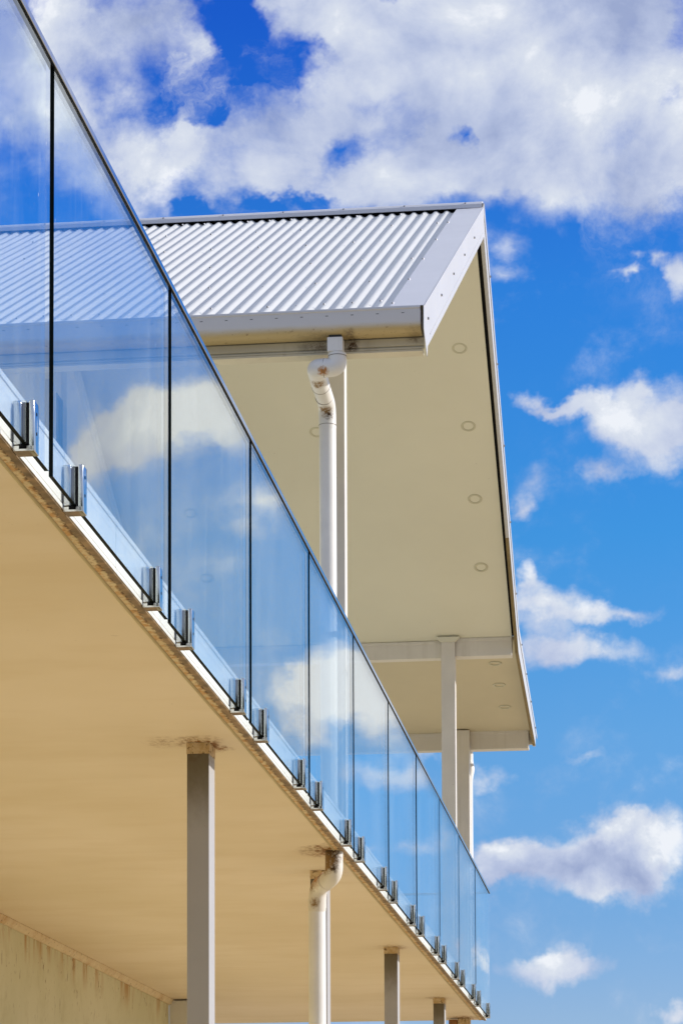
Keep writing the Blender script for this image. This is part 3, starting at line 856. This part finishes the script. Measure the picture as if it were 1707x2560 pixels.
# ------------------------------------------------------------------ posts
def upper_post(x0, x1, y0, y1, ztop, label, cap=False):
    t = thing('roof_post', ((x0 + x1) / 2, (y0 + y1) / 2, ZT), label, 'post', 'square posts holding up the roof')
    bm = bmesh.new()
    box(bm, x0, x1, y0, y1, ZT + .006, ztop, .003, 2)
    part('shaft', bm, M['post'], t)
    bm = bmesh.new()
    box(bm, x0 - .03, x1 + .03, y0 - .03, y1 + .03, ZT + .001, ZT + .012, .002)
    part('base_plate', bm, M['white'], t)
    if cap:
        bm = bmesh.new()
        zt_ = ztop
        prism(bm, [(x0 - .035, zt_ + .018), (x1 + .035, zt_ + .018), (x1 + .035, zt_ + .004), (x1 + .002, zt_ - .022), (x0 - .002, zt_ - .022), (x0 - .035, zt_ + .004)], 'y', y0 - .012, y0 + .02)
        part('post_cap', bm, M['soffit'], t)
    return t
upper_post(-1.885, -1.775, 14.82, 14.93, 5.22, 'square post half hidden behind the downpipe below the gutter')
upper_post(-1.835, -1.723, 21.79, 21.90, 4.925, 'wide grey post joining the near beam', cap=True)
upper_post(-1.915, -1.797, 24.28, 24.39, 4.66, 'post behind the wide grey one, joining the far beam')

lp = thing('balcony_post', (-1.925, 11.05, -1.5), 'nearest balcony post, thickest in view, grimy dark top', 'post', 'square posts under the balcony')
bm = bmesh.new()
box(bm, -1.971, -1.879, 10.99, 11.13, -1.5, ZS - .045, .003, 2)
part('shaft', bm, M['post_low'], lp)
bm = bmesh.new()
box(bm, -1.9725, -1.8775, 10.9885, 11.1315, ZS - .045, ZS + .001)
part('collar', bm, M['cap'], lp)
labels = ['balcony post right behind the lower downpipe', 'second slimmest balcony post, between the downpipe and the slimmest post', 'slimmest far balcony post near the end of the balcony']
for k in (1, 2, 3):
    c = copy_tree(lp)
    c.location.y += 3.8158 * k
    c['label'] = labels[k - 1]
cp = thing('balcony_post', (-1.87, 24.47, -1.5), 'corner balcony post just peeking in at the bottom edge beside rusty bracket', 'post', 'square posts under the balcony')
bm = bmesh.new()
box(bm, -1.929, -1.818, 24.42, 24.53, -1.5, ZS - .001, .003)
part('shaft', bm, M['cap'], cp)
rb = thing('wall_bracket', (-1.97, 24.45, 1.9), 'small rusty brown bracket beside the corner post', 'bracket')
bm = bmesh.new()
box(bm, -2.007, -1.933, 24.41, 24.50, 1.80, ZS - .012, .003)
box(bm, -2.03, -1.99, 24.40, 24.51, 1.96, 2.0, .004)
part('bracket_plate', bm, paint('rust_brown', (.28, .13, .045), .8, .4, 1, scale=20), rb)

# ------------------------------------------------------------------ downpipes
def collar_ring(bm, p, d, r, w=.006, mat=0, n=28):
    p = Vector(p); d = Vector(d).normalized()
    tube(bm, [p - d * w / 2, p + d * w / 2], r, n, mat)
up_ = thing('downpipe', (-1.76, 14.0, ZT), 'white plastic downpipe with a swan neck dropping from the gutter', 'pipe')
A = (-1.668, 13.573, 4.60); B = (-1.660, 13.575, 4.492); C_ = (-1.768, 13.578, 4.486); D_ = (-1.768, 13.985, 4.432); E_ = (-1.766, 14.02, 4.0)
bm = bmesh.new()
box(bm, -1.700, -1.636, 13.545, 13.605, 4.625, 4.648)
part('outlet', bm, M['slot'], up_)
bm = bmesh.new()
box(bm, -1.708, -1.629, 13.532, 13.612, 4.555, 4.628, .004, 2)
o_ = part('outlet_box', bm, M['pvc'], up_)
RP = .0445
bm = bmesh.new()
tube(bm, [(-1.668, 13.572, 4.565), (-1.665, 13.573, 4.545), (-1.662, 13.574, 4.530)], [.036, .043, .0465])
pth = bend([(-1.662, 13.574, 4.552), (-1.660, 13.575, 4.484), (-1.730, 13.578, 4.484)], .05, 10)
tube(bm, pth, RP + .002)
part('elbow', bm, M['pvc_neck'], up_, smooth=True)
bm = bmesh.new()
pth = bend([(-1.715, 13.577, 4.484), (-1.772, 13.579, 4.484), (-1.772, 13.78, 4.455)], .048, 10)
tube(bm, pth, RP + .003)
part('elbow', bm, M['pvc_neck'], up_, smooth=True)
bm = bmesh.new()
pth = bend([(-1.772, 13.74, 4.461), (-1.768, 14.005, 4.424), (-1.767, 14.012, 4.30)], .06, 10)
tube(bm, pth, RP + .001)
part('elbow', bm, M['pvc_neck'], up_, smooth=True)
ring_mat = paint('joint_grime', (.14, .11, .09), .7, .3)
for p, d, r in (((-1.661, 13.574, 4.538), (0, 0, 1), RP + .0035), ((-1.729, 13.578, 4.484), (1, 0, 0), RP + .0035),
                ((-1.772, 13.775, 4.456), (0, 1, -.14), RP + .0042), ((-1.767, 14.012, 4.318), (0, 0, 1), RP + .003), ((-1.771, 13.90, 4.438), (0, 1, -.14), RP + .002)):
    bm = bmesh.new()
    collar_ring(bm, p, d, r, .0022)
    part('joint_ring', bm, ring_mat, up_)
bm = bmesh.new()
tube(bm, [(-1.767, 14.012, 4.33), (-1.766, 14.014, 3.0), (-1.765, 14.015, ZT + .002)], RP)
part('pipe', bm, M['pvc'], up_, smooth=True)

lo_ = thing('downpipe', (-1.866, 14.3, -1.5), 'white downpipe under the balcony, its bent top caked in brown grime', 'pipe')
bm = bmesh.new()
pth = bend([(-1.752, 14.10, ZS), (-1.752, 14.10, 1.965), (-1.80, 14.16, 1.935), (-1.858, 14.262, 1.925), (-1.866, 14.29, 1.80)], .06, 10)
tube(bm, pth, .0465)
part('elbow', bm, M['pipe_low'], lo_, smooth=True)
bm = bmesh.new()
tube(bm, [(-1.866, 14.29, 1.86), (-1.866, 14.29, 1.815)], .0485)
part('socket', bm, M['pipe_low'], lo_, smooth=True)
bm = bmesh.new()
collar_ring(bm, (-1.80, 14.16, 1.94), (-.46, .8, -.2), .0492, .004)
part('joint_ring', bm, M['pipe_low'], lo_, smooth=True)
bm = bmesh.new()
tube(bm, [(-1.866, 14.29, 1.83), (-1.866, 14.29, -1.5)], .0455)
part('pipe', bm, M['pvc'], lo_, smooth=True)

fr_ = thing('downpipe', (-1.80, 24.66, ZT), 'far white downpipe kinking out from behind the furthest roof post', 'pipe')
bm = bmesh.new()
tube(bm, bend([(-1.828, 24.60, 4.56), (-1.828, 24.60, 4.42), (-1.812, 24.58, 4.36), (-1.830, 24.56, 4.27), (-1.830, 24.56, 3.6), (-1.830, 24.56, ZT)], .05, 6), .042)
part('pipe', bm, M['pvc'], fr_, smooth=True)

# ------------------------------------------------------------------ downlights
def downlight(x, y, z, ang, label):
    """flush round fitting on a soffit; ang = tilt about X"""
    t = thing('downlight', (x, y, z), label, 'downlight', 'round downlights in the soffit')
    t.rotation_euler = (ang, 0, 0)
    bm = bmesh.new()
    n = 40
    prof_ = [(.0545, 0.0), (.0545, -.004), (.051, -.007), (.040, -.007), (.036, -.003), (.034, .010)]
    rings = [[bm.verts.new((r_ * math.cos(2 * math.pi * k / n), r_ * math.sin(2 * math.pi * k / n), h_)) for k in range(n)] for r_, h_ in prof_]
    for A_, B_ in zip(rings, rings[1:]):
        for k in range(n): bm.faces.new((A_[k], A_[(k + 1) % n], B_[(k + 1) % n], B_[k]))
    bmesh.ops.translate(bm, verts=bm.verts, vec=origin(t))
    part('trim_ring', bm, M['dl_ring'], t, smooth=True)
    bm = bmesh.new()
    prof_ = [(.034, .009), (.026, .007), (.014, .004), (.001, .003)]
    rings = [[bm.verts.new((r_ * math.cos(2 * math.pi * k / n), r_ * math.sin(2 * math.pi * k / n), h_)) for k in range(n)] for r_, h_ in prof_]
    for A_, B_ in zip(rings, rings[1:]):
        for k in range(n): bm.faces.new((A_[k], A_[(k + 1) % n], B_[(k + 1) % n], B_[k]))
    bm.faces.new(rings[-1])
    bmesh.ops.translate(bm, verts=bm.verts, vec=origin(t))
    part('lens', bm, M['lens'], t, smooth=True)
    return t
M['dl_ring'] = paint('downlight_trim', (.58, .555, .43), .45, .03)
a1 = -math.atan(.497); a2 = -math.atan(.112)
DL = [(-1.453, 18.96, 'topmost downlight, first under the roof corner'),
      (-1.446, 19.66, 'second downlight down the steep soffit'),
      (-1.452, 20.36, 'third downlight down the steep soffit'),
      (-1.458, 21.06, 'lowest downlight on the steep soffit, just above the near beam'),
      (-2.56, 19.66, 'downlight partly hidden by the left side of the downpipe'),
      (-3.63, 20.40, 'upper of two faint downlights seen through the balustrade glass'),
      (-3.62, 21.08, 'lower of two faint downlights seen through the balustrade glass')]
for x, y, lb in DL:
    downlight(x, y, zs1(y) - .001, a1, lb)
for x, y, lb in ((-1.447, 22.50, 'first downlight beyond the near beam'), (-1.449, 23.07, 'middle downlight beyond the near beam'), (-1.44, 23.68, 'furthest downlight, closest to the far beam')):
    downlight(x, y, zs2(y) - .001, a2, lb)

# ------------------------------------------------------------------ glass balustrade
D1, SP = 7.1558, 1.7487
ZG0, ZG1 = 2.0966, 3.236
XG = -1.650
def glass_pane(bm, length, gap=.006, along='y', th=.012):
    """pane with dark ground edges; box from x=0 (outer) to x=-th"""
    if along == 'y': fs = box(bm, -th, 0, 0, length - .05, 0, ZG1 - ZG0)
    else: fs = box(bm, gap, length - gap, 0, th, 0, ZG1 - ZG0)
    for f in fs:
        f.normal_update()
        n_ = f.normal
        big = (abs(n_.x) > .9 or n_.y > .9) if along == 'y' else abs(n_.y) > .9
        f.material_index = 0 if big else 1
def clamp_mesh(parts_to, y):
    """one side-fixed glass clamp centred at y"""
    h = .027
    bm = bmesh.new()
    z0 = ZS - .006
    # base block reaching from the fascia under the pane to the outer jaw
    fs = box(bm, XE + .0045, XG + .0165, y - h, y + h, z0, ZG0 - .0035)
    for f in fs:
        f.normal_update()
        if f.normal.z < -.9: f.material_index = 1
    part('clamp_base', bm, [M['steel_pale'], M['clamp_rust']], parts_to)
    bm = bmesh.new()
    # inner jaw behind the pane and arm to the fascia
    box(bm, XG - .040, XG - .0155, y - h, y + h, ZG0 - .002, ZG0 + .118, .005, 3)
    # outer jaw
    box(bm, XG + .0035, XG + .0185, y - h, y + h, z0 - .001, ZG0 + .118, .004, 3)
    for f in bm.faces:
        f.normal_update()
        if f.normal.z < -.9: f.material_index = 1
    cl = part('clamp', bm, [M['steel'], M['steel_dark']], parts_to, smooth=True)
    for q in ((XG - .0150, XG - .0124, y - h + .003, y + h - .003, ZG0 - .0005, ZG0 + .112),
              (XG + .0004, XG + .0030, y - h + .003, y + h - .003, ZG0 - .0005, ZG0 + .112),
              (XG - .0118, XG - .0002, y - h + .004, y + h - .004, ZG0 + .0005, ZG0 + .113),
              (XG - .022, XG - .002, y - h - .0015, y + h - .004, ZG0 - .011, ZG0 - .0004)):
        bm = bmesh.new(); box(bm, *q)
        part('gasket', bm, M['black'], cl)
    for zz_ in (ZG0 + .034, ZG0 + .086):
        bm = bmesh.new()
        tube(bm, [(XG + .0180, y, zz_), (XG + .0192, y, zz_)], .0048, 16, 0)
        part('bolt', bm, M['black'], cl)
    return cl
GL = ['leftmost balustrade glass panel, cut off by the left frame edge',
      'second balustrade panel from the left, white cloud mirrored at its bottom',
      'third panel from the left, between the two widest dark joints after the corrugated roof ends',
      'fourth panel from the left, ending just left of the downpipe',
      'fifth panel from the left, with its cloud reflection and lower half of the downpipe behind',
      'sixth panel from the left, white cloud mirrored in it, clear of the downpipe',
      'seventh panel from the left, tall narrow strip below the near roof beam',
      'eighth panel from the left, narrow strip left of the wide grey post',
      'ninth panel from the left, wide grey post showing faintly through it',
      'tenth panel from the left, very narrow, far post showing through it',
      'last and narrowest balustrade panel at the far end of the balcony']
pan = thing('glass_panel', (XG, D1 - SP, ZG0), GL[0], 'glass panel', 'frameless glass panels along the balcony edge')
bm = bmesh.new()
glass_pane(bm, SP)
bmesh.ops.translate(bm, verts=bm.verts, vec=origin(pan))
part('pane', bm, [M['glass'], M['glass_edge']], pan)
clamp_mesh(pan, D1 - SP + .32)
clamp_mesh(pan, D1 - .27)
for k in range(1, 11):
    c = copy_tree(pan)
    c.location.y += SP * k
    c['label'] = GL[k]
    c.rotation_euler = (0, 0, rnd.uniform(-.0011, .0011))
YEND = D1 + 9 * SP + SP
# return panels across the far end
rp = thing('glass_panel', (XG - .03 - 1.2, YEND + .006, ZG0), 'glass panel closing the far end of the balcony, nearest its corner', 'glass panel', 'glass panels across the far end')
bm = bmesh.new()
glass_pane(bm, 1.2, along='x')
bmesh.ops.translate(bm, verts=bm.verts, vec=origin(rp))
part('pane', bm, [M['glass'], M['glass_edge']], rp)
c = copy_tree(rp); c.location.x -= 1.2
c['label'] = 'glass panel closing the far end of the balcony, further from its corner'
# capping rails
def cap_rail(x0, x1, y0, y1, z0, z1, label):
    t = thing('handrail', ((x0 + x1) / 2, (y0 + y1) / 2, z0), label, 'handrail', 'slim rails capping the glass')
    bm = bmesh.new()
    box(bm, x0, x1, y0, y1, z0 + .003, z1, .0015)
    part('channel', bm, M['steel'], t)
    bm = bmesh.new()
    if y1 - y0 > x1 - x0:
        box(bm, x0 + .001, x0 + .009, y0, y1, z0, z0 + .0028)
        part('seal', bm, M['black'], t); bm = bmesh.new()
        box(bm, x0 + .0092, x1 - .0092, y0, y1, z0 + .001, z0 + .0028)
        part('glass_channel', bm, M['steel_dark'], t); bm = bmesh.new()
        box(bm, x1 - .009, x1 - .001, y0, y1, z0, z0 + .0028)
    else: box(bm, x0, x1, y0 + .001, y1 - .001, z0, z0 + .0028)
    part('seal', bm, M['black'], t)
    return t
cap_rail(XG - .016, XG + .005, 4.9, YEND, ZG1 - .006, ZG1 + .017, 'slim polished rail capping the long glass balustrade')
cap_rail(XG - 2.45, XG - .02, YEND + .002, YEND + .022, ZG1 - .006, ZG1 + .013, 'thin rail capping the glass across the far end')
